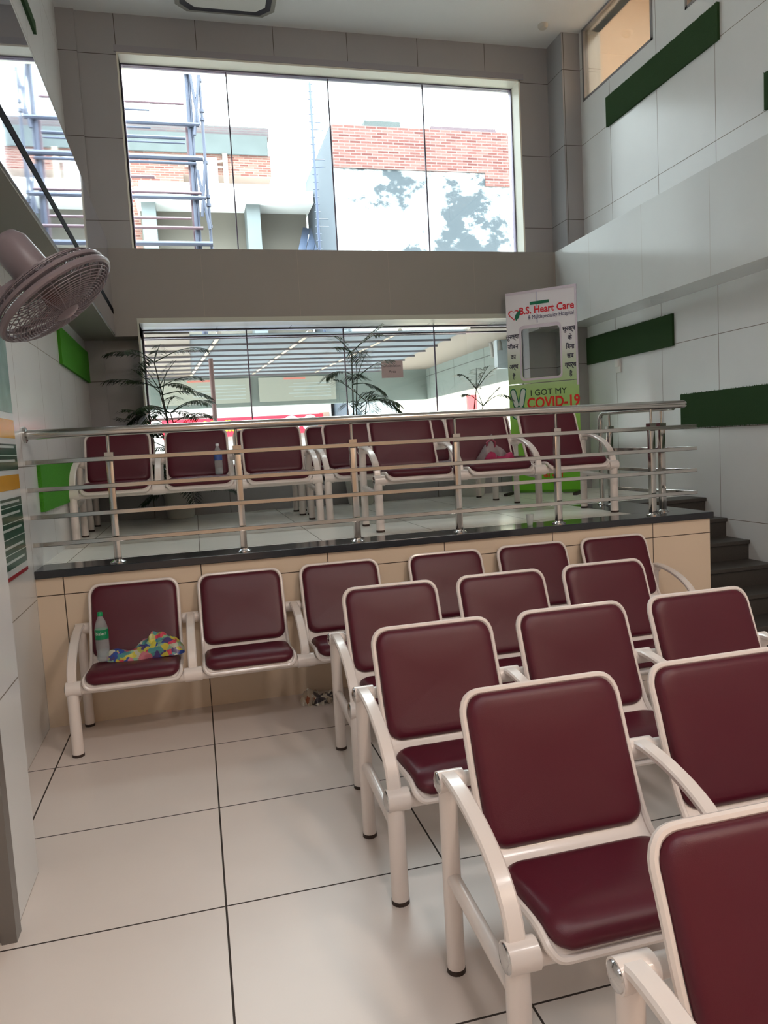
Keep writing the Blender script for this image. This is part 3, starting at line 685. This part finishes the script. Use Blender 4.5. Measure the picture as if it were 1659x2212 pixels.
bk = empty('small_box', (0.80, 4.16, 0.431), 'small flat dark red box on the third seat of the left wall bench', 'box')
MB().box(0, 0.12, -0.03, 0.03, 0, 0.028, 0.003).build('carton', mat('dark_red_box', (120, 24, 44), 0.4), bk)
MB().box(0.01, 0.11, -0.031, -0.03, 0.008, 0.02).build('paper_label', mat('box_label', (190, 120, 130), 0.4), bk)
tr = crumple(0.60, 4.27, 0.0, 0.20, 0.15, 0.06, 22)
tag(tr.build('crumpled_wrapper', multi_mat('wrapper_print', [(225, 218, 200), (200, 186, 166), (90, 86, 92), (232, 228, 216), (180, 110, 80)], 26), angle=25), 'crumpled snack wrapper on the floor against the platform wall, under the left bench', 'wrapper')
# handbag on the platform bench
hb = empty('handbag', (2.13, 5.10, ZP+0.432), 'grey and pink soft handbag slumped on the bench nearest the railing', 'handbag')
crumple(0, 0, 0.0, 0.25, 0.16, 0.11, 5, 22, 18).build('bag_body', mat('bag_grey', (150, 138, 140), 0.7, noise=0.2, nscale=30), hb, angle=60)
crumple(0.02, -0.05, 0.0, 0.23, 0.12, 0.055, 8, 22, 16).build('pink_front_pocket', mat('bag_pink', (176, 44, 92), 0.7), hb, angle=60)
MB().tube([(-0.05, -0.02, 0.05), (-0.06, -0.03, 0.13), (-0.03, -0.04, 0.155), (0.0, -0.04, 0.13), (0.0, -0.03, 0.07)], 0.009, 8).build('handle', mat('bag_strap', (140, 60, 80), 0.6), hb)
cp = MB().lathe([(0.018, 0), (0.022, 0.03), (0.027, 0.075), (0.0255, 0.075), (0.02, 0.03), (0.016, 0.003)], (2.14, 4.545, ZP), 20).build('plastic_cup', mat('clear_cup', (225, 228, 228), 0.1, alpha=0.35))
tag(cp, 'small clear disposable plastic cup on the black granite ledge', 'cup')

# notice sheet on the lower glass
ns = empty('window_notice', (1.985, 7.69, 2.185), 'pale pink notice sheet taped to the lower window glass', 'notice')
MB().box(0, 0.235, -0.006, -0.004, 0, 0.178).build('paper', mat('notice_paper', (206, 188, 190), 0.6), ns, False)
add_mesh('lettering', text_mesh('Observation', 0.040, 0.0003, sx=0.95), mat('notice_ink', (60, 50, 60), 0.6), ns, (0.117, -0.0068, 0.125), RX90)
add_mesh('lettering', text_mesh('Area', 0.040, 0.0003), mat('notice_ink', (60, 50, 60), 0.6), ns, (0.117, -0.0068, 0.065), RX90)

# ------------------------------------------------------------------ potted palms
M_leaf = mat('palm_leaf', (38, 62, 34), 0.5, noise=0.35, nscale=8); M_stem = mat('palm_stem', (58, 54, 40), 0.7); M_pot = mat('white_pot', (214, 214, 206), 0.35); M_soil = mat('potting_soil', (52, 40, 30), 0.95)
def frond(base, az, length, rise, droop, npair, ll, parent, rnd):
    mb = MB(); P = []
    d = Vector((math.cos(az), math.sin(az), 0))
    for i in range(13):
        t = i/12; P.append(base + d*length*(t**0.9)*math.cos(0.25*t) + Vector((0, 0, rise*t-droop*t*t)))
    mb.tube(P, [0.0045*(1-0.8*i/12)+0.0008 for i in range(13)], 5)
    side = d.cross(Vector((0, 0, 1))).normalized()
    for j in range(npair):
        t = 0.28+0.72*j/npair; i = min(11, int(t*12)); f_ = t*12-i; p = P[i].lerp(P[i+1], f_); tan = (P[i+1]-P[i]).normalized()
        L = ll*(0.6+0.6*math.sin(PI*min(1, 0.2+0.75*j/npair)))*rnd.uniform(0.85, 1.1)
        for sgn in (-1, 1):
            dv = (side*sgn*0.75 + tan*0.65 + Vector((0, 0, 0.05))).normalized(); wv = dv.cross(Vector((0, 0, 1))).normalized()*0.0065
            a, b = p, p+dv*L*0.5+Vector((0, 0, -0.03*L/ll*rnd.uniform(0.3, 1))); c = p+dv*L*0.92+Vector((0, 0, -L*0.42*rnd.uniform(0.6, 1.2)))
            vs = [mb.bm.verts.new(x) for x in (a-wv*0.4, a+wv*0.4, b+wv, b-wv, c)]
            mb.bm.faces.new((vs[0], vs[1], vs[2], vs[3])); mb.bm.faces.new((vs[3], vs[2], vs[4]))
    return mb.build('frond', M_leaf, parent, normals=False)
def palm(x, y, lean, H, nst, nfr, label, seed, fl=0.5, ll=0.16, tufts=(1.0,)):
    rnd = random.Random(seed); o = empty('potted_palm', (x, y, ZP), label, 'plant', 'potted palms along the window')
    MB().lathe([(0.115, 0), (0.125, 0.015), (0.155, 0.30), (0.165, 0.31), (0.165, 0.33), (0.148, 0.33), (0.142, 0.29), (0, 0.285)], (0, 0, 0), 28).build('pot', M_pot, o)
    MB().lathe([(0.143, 0.27), (0.143, 0.295), (0.05, 0.305), (0, 0.306)], (0, 0, 0), 20).build('soil', M_soil, o)
    for s in range(nst):
        a = rnd.uniform(0, 2*PI); r0 = 0.03; hh = H*(1-0.16*s); lx = lean[0]*(1+0.5*(s-nst/2)/max(1, nst)); ly = lean[1]
        P = [Vector((r0*math.cos(a)+lx*t*t+0.04*s*t, max(-0.3, r0*math.sin(a)+ly*t*t), 0.28+(hh-0.28)*t)) for t in [i/8 for i in range(9)]]
        MB().tube(P, [0.011-0.006*i/8 for i in range(9)], 7).build('stem', M_stem, o)
        for tf in tufts:
            bp = P[0].lerp(P[-1], 1.0) if tf == 1.0 else P[int(8*tf)]
            for k in range(nfr if tf == 1.0 else max(2, nfr//2)):
                az = 2*PI*k/nfr+rnd.uniform(-0.4, 0.4)+s
                L = fl*rnd.uniform(0.75, 1.15)
                if math.sin(az) > 0.2: az = -az     # keep clear of the glass behind
                frond(bp, az, L, rnd.uniform(0.05, 0.38), rnd.uniform(0.08, 0.30), 19, ll, o, rnd)
    return o
palm(-0.16, 7.31, (-0.14, -0.12), 1.45, 6, 6, 'leaning palm in a white pot near the left end of the lower window', 5, 0.48, 0.11, (1.0, 0.75, 0.5))
palm(1.60, 7.31, (0.0, -0.10), 1.50, 3, 5, 'tall slender palm in a white pot at the middle of the lower window', 9, 0.38, 0.15, (1.0, 0.75))
palm(2.80, 7.31, (0.04, -0.12), 1.10, 2, 4, 'short palm in a white pot beside the standing banner', 14, 0.27, 0.11, (1.0,))

# ------------------------------------------------------------------ outside, lower window: entrance porch
M_ext = mat('porch_fascia', (112, 123, 119), 0.6); M_cano = mat('canopy_sheet', (222, 234, 244), 0.4, trans=0.0); M_beige = mat('porch_soffit', (126, 115, 106), 0.7)
cn = empty('entrance_canopy', (1.0, 9.99, 2.67), 'white translucent entrance canopy on thin rails, seen through the lower window', 'canopy')
M_poly = D.materials.new('translucent_sheet'); M_poly.use_nodes = True
nt = M_poly.node_tree; nt.nodes.remove(nt.nodes['Principled BSDF']); tl = nt.nodes.new('ShaderNodeBsdfTranslucent'); tl.inputs[0].default_value = (0.20, 0.21, 0.215, 1); nt.links.new(tl.outputs[0], nt.nodes['Material Output'].inputs[0])
MB().box(-0.95, 2.05, -2.1, 2.06, 0.03, 0.036).build('roof_sheet', M_poly, cn, False)
for k in range(9):
    y = -1.95+k*0.5; MB().box(-2.0, 2.08, y-0.007, y+0.007, 0.005, 0.03).build('purlin', mat('purlin_grey', (100, 96, 102), 0.5), cn, False)
for x in (-0.95, 0.0, 1.0): MB().tube([(x, 2.0, 0.05), (x+0.3, -2.0, 0.05)], 0.03, 8).build('rafter', mat('rafter_beige', (190, 176, 160), 0.6), cn)
MB().box(-2.2, -0.95, -2.19, 2.06, 0.03, 0.06).box(2.05, 2.885, -2.19, 2.06, 0.03, 0.06).build('solid_soffit', M_beige, cn, False)
pf = tag(MB().box(-1.5, 3.89, 12.06, 12.2, 2.2, 2.95).box(-1.5, -1.36, 7.80, 12.06, 2.2, 2.66).build('porch_fascia', M_ext, smooth=False), 'pale grey-green fascia board across the far side of the entrance porch', 'fascia')
tag(MB().box(3.89, 4.03, 7.80, 12.2, 2.2, 3.2).build('porch_fascia', tile('porch_side', (123, 132, 128), [(1, 1.2, 8.3), (2, 3.0, 2.58)], 0.5, (90, 92, 92), 0.006), smooth=False), 'pale fascia wall with joints along the right side of the entrance porch', 'fascia')
M_cl = mat('banner_cloth', (161, 163, 152), 0.6); M_pink = mat('faint_red_print', (214, 130, 118), 0.6); M_gry = mat('faint_grey_print', (170, 180, 178), 0.6)
for x0, x1, lab in ((-0.42, 0.95, 'left white cloth banner with faint print hanging on the porch fascia'), (1.08, 2.32, 'right white cloth banner with faint print hanging on the porch fascia')):
    o = empty('cloth_banner', (x0, 12.03, 2.26), lab, 'banner', 'white cloth banners outside')
    MB().box(0, x1-x0, -0.01, 0.0, 0, 0.38).build('cloth', M_cl, o, False)
    MB().box(0.4, 0.75, -0.012, -0.01, 0.34, 0.37).build('red_heading', M_pink, o, False)
    t_ = MB()
    for k in range(5): t_.box(0.55-0.08*(k % 2), x1-x0-0.08, -0.012, -0.01, 0.06+0.052*k, 0.075+0.052*k)
    t_.build('faint_text', M_gry, o, False)
cp_ = empty('duct_pipes', (3.85, 9.0, 2.35), 'bundle of three grey curved duct pipes on the porch side wall', 'pipe')
for k in range(3):
    P = [(-0.06, 0.55-0.10*k-0.62*math.sin(t), 0.62-0.46*(1-math.cos(t))-0.05*k+0.08*k) for t in [PI/2*i/12 for i in range(13)]]
    MB().tube([(-0.06, 0.55-0.1*k, 0.95)]+P[:1]+P[1:], 0.035, 10).build('pipe', mat('duct_grey', (150, 148, 144), 0.5), cp_)
MB().box(-0.1, 0.04, -0.28, -0.18, 0.0, 0.42).build('junction_box', mat('duct_box', (176, 184, 190), 0.5), cp_)
pp = empty('porch_post', (0.28, 9.2, 0.2), 'thin brown pipe post with rails in the porch, left part of the lower window', 'post')
MB().tube([(0, 0, -0.1), (0, 0, 2.42)], 0.028, 10).build('upright', mat('rust_pipe', (112, 84, 84), 0.6), pp)
for z in (1.72, 1.62): MB().tube([(-0.9, 0, z), (0, 0, z+0.01)], 0.014, 8).build('crossbar', mat('rust_pipe', (112, 84, 84), 0.6), pp)
tag(struct('ground', MB().box(-30, 30, 7.8, 60, -0.1, 0.1), mat('street_concrete', (190, 186, 178), 0.9)), kind='structure')
# red shop sign and street front
sg = empty('shop_sign', (-0.75, 15.0, 1.80), 'long red shop signboard with yellow lettering across the street', 'sign')
MB().box(0.2, 3.35, 0, 0.1, 0, 0.37).build('board', mat('sign_red', (226, 20, 44), 0.4), sg, False)
add_mesh('lettering', text_mesh('Ul dline a', 0.30, 0.004, 0.006, sx=0.9), mat('sign_yellow', (250, 210, 20), 0.5), sg, (1.50, -0.006, 0.20), RX90)
for x in (2.70, 3.08): MB().lathe([(0.165, 0), (0.165, 0.01), (0, 0.012)], (x, -0.001, 0.19), 24, axis=(0, -1, 0)).build('oval_badge', mat('badge_blue_white', (205, 214, 240), 0.5, noise=0.3, nscale=8), sg)
sf = empty('shopfront', (-4, 15.14, 0.1), 'pale shopfront across the street behind the red sign', 'building')
MB().box(0, 6.8, 0, 0.8, 0, 2.8).build('wall', mat('shop_wall', (161, 161, 157), 0.8), sf, False)
for x in (3.6, 5.2): MB().box(x, x+1.3, -0.02, 0, 0.1, 1.1).build('shutter', mat('shop_blue', (120, 140, 190), 0.5), sf, False)
MB().box(6.55, 6.75, -0.03, 0, 0.1, 2.1).build('brown_door', mat('shop_brown', (140, 116, 104), 0.6), sf, False)
s2 = empty('street_stall', (5.4, 13.0, 0.1), 'blue and white street stall with a red post outside on the right', 'stall')
MB().box(0.55, 2.4, 0, 0.1, 0.9, 2.0).build('blue_white_sheet', mat('stall_sheet', (196, 222, 232), 0.6, noise=0.3, nscale=2), s2, False)
MB().box(-0.42, -0.25, 0, 0.1, 0, 2.2).build('red_post', mat('stall_red', (208, 60, 64), 0.6), s2, False)
MB().box(-1.6, 3.0, 0.6, 0.7, 0, 3.0).build('back_wall', mat('stall_wall', (226, 216, 190), 0.8), s2, False)

# ------------------------------------------------------------------ outside, upper window
M_brick = brick_mat('red_brick', (82, 38, 34), (116, 78, 72), (112, 96, 94)); M_brick2 = brick_mat('orange_brick', (82, 38, 30), (116, 80, 70), (112, 96, 88))
M_conc = mat('grey_concrete', (72, 79, 79), 0.9, noise=0.2, nscale=3)
rb = empty('brick_building', (2.91, 14.0, 0), 'building with brick parapet over stained white plaster, right half of the upper window', 'building')
MB().box(0, 5.5, 0, 3.0, 0, 6.63).build('plaster_wall', stain_mat('stained_plaster', (163, 168, 170), (58, 66, 72), 0, 0, 1.1, 0.47), rb, False)
MB().box(0.0, 5.5, -0.02, 3.0, 6.632, 7.40).box(3.0, 5.5, -0.03, 0, 6.38, 6.64).build('brick_parapet', M_brick, rb, False)
MB().box(-0.03, -0.001, 0.0, 3.0, 2.0, 7.38).build('side_wall', mat('side_grey', (56, 64, 73), 0.9, noise=0.25, nscale=1.5), rb, False)
MB().box(0.66, 1.36, 0.1, 0.3, 7.40, 7.55).build('roof_block', M_conc, rb, False)
m_ = MB()
for k in range(3): m_.box(2.0, 3.35, 0.1+0.05*k, 0.15+0.05*k, 7.40+0.055*k, 7.44+0.055*k)
m_.build('corrugated_sheet', mat('purple_grey_sheet', (81, 64, 71), 0.6), rb, False)
lb_ = empty('unfinished_building', (-1.6, 18.0, 0), 'unfinished brick and concrete building behind the scaffold, left half of the upper window', 'building')
MB().box(0, 3.85, 0, 3, 7.83, 8.30).box(0, 1.85, 0, 3, 7.5, 7.83).box(0, 1.0, 0, 3, 0, 7.5).build('brick_wall', M_brick2, lb_, False)
MB().box(0, 3.8, -0.06, 3, 8.30, 8.72).build('concrete_beam', M_conc, lb_, False)
MB().box(0, 3.85, 0, 0.4, 8.72, 8.93).build('roof_parapet', brick_mat('weathered_brick', (76, 66, 70), (86, 72, 72), (80, 80, 80)), lb_, False)
MB().box(2.75, 2.86, -0.08, -0.005, 7.0, 8.3).tube([(1.9, -0.05, 8.02), (2.8, -0.05, 8.14)], 0.025, 6).tube([(1.9, -0.05, 8.0), (2.8, -0.05, 8.0)], 0.02, 6).build('pipe', mat('pale_pipe', (149, 140, 125), 0.6), lb_, False)
MB().box(2.02, 2.62, -0.1, -0.01, 6.9, 8.18).build('white_tarp', mat('white_tarp', (245, 248, 250), 0.6), lb_, False)
wb = empty('white_house', (-1.6, 16.5, 0), 'white plastered house with a ledge and recessed balcony below the brick building', 'building')
MB().box(0.9, 4.45, 0.6, 1.4, 6.35, 7.35).build('white_wall', mat('bright_plaster', (246, 248, 248), 0.8), wb, False)
MB().box(0.85, 4.45, -0.5, 0.6, 6.62, 6.86).build('ledge', mat('bright_plaster', (246, 248, 248), 0.8), wb, False)
MB().box(0.9, 4.4, 0.25, 1.4, 0, 6.62).build('recess_wall', mat('beige_plaster', (100, 96, 88), 0.8), wb, False)
for x in (0.95, 3.05): MB().box(x, x+0.28, -0.35, 0.25, 0, 6.62).build('pillar', mat('pale_pillar', (102, 110, 112), 0.8), wb, False)
rf = empty('metal_roof', (3.2, 15.5, 5.0), 'blue-grey sloping metal sheet roof beside the brick building', 'roof')
for k in range(5): MB().quad((-0.95+k*0.17, 0, 0.05), (-0.80+k*0.17, 0, 0.0), (-0.35+k*0.17, 1.2, 1.28), (-0.5+k*0.17, 1.2, 1.30)).build('roof_sheet', mat('blue_grey_sheet', (61, 74, 96), 0.5), rf, False).modifiers.new('t', 'SOLIDIFY').thickness = 0.03
pl = empty('antenna_pole', (1.735, 9.5, 3.0), 'tall thin pole with many short pegs outside the middle of the upper window', 'pole')
MB().tube([(0, 0, -0.29), (0, 0, 3.4)], 0.016, 8).build('pole', mat('blue_grey_metal', (66, 78, 104), 0.5), pl)
for k in range(26): MB().tube([(-0.035, 0, 0.9+k*0.09), (0.035+(0.10 if k in (4, 5, 12, 13, 17, 18) else 0), 0, 0.9+k*0.09)], 0.0055, 5).build('peg', mat('blue_grey_metal', (66, 78, 104), 0.5), pl)
sca = empty('scaffold', (-0.5, 9.5, 3.0), 'rusty metal pipe scaffold standing outside the left of the upper window', 'scaffold')
M_sc = mat('scaffold_steel', (66, 72, 90), 0.6); M_sc2 = mat('scaffold_rust', (96, 74, 82), 0.6)
for z, x1, r, m in ((2.65, 0.70, 0.016, M_sc2), (2.56, 0.30, 0.012, M_sc), (2.42, 0.86, 0.026, M_sc), (2.36, 0.3, 0.012, M_sc), (2.257, 0.69, 0.022, M_sc), (2.20, 0.68, 0.012, M_sc), (2.03, 0.88, 0.032, M_sc), (1.97, 0.8, 0.018, M_sc), (1.80, 0.30, 0.022, M_sc2), (1.625, 0.84, 0.018, M_sc2), (1.57, 0.88, 0.026, M_sc), (1.325, 0.69, 0.016, M_sc2), (1.215, 0.82, 0.020, M_sc2), (1.03, 0.92, 0.030, M_sc), (3.03, 0.92, 0.035, M_sc)):
    MB().tube([(-0.6, 0, z), (x1, 0, z)], r, 8).build('ledger', m, sca)
for x, r in ((0.735, 0.024), (0.77, 0.014), (0.905, 0.018)): MB().tube([(x, 0.04, -0.29), (x+(0.02 if x < 0.9 else 0), 0.04, 3.3)], r, 8).build('standard', M_sc, sca)
MB().box(0.70, 0.78, 0.05, 0.08, 0.0, 2.42).build('plank', M_sc2, sca, False)
for a, b in (((0.90, 3.0), (0.80, 2.3)), ((0.80, 1.9), (0.90, 1.2)), ((0.80, 3.0), (0.86, 2.42)), ((0.90, 2.0), (0.82, 1.35))): MB().tube([(a[0], 0, a[1]), (b[0], 0, b[1])], 0.018, 8).build('brace', M_sc, sca)
for z in (2.60, 2.50, 1.6, 1.5, 2.95, 2.0, 1.25): MB().tube([(0.905, 0.04, z-0.018), (0.905, 0.04, z+0.018)], 0.030, 8).build('clamp', M_sc, sca)
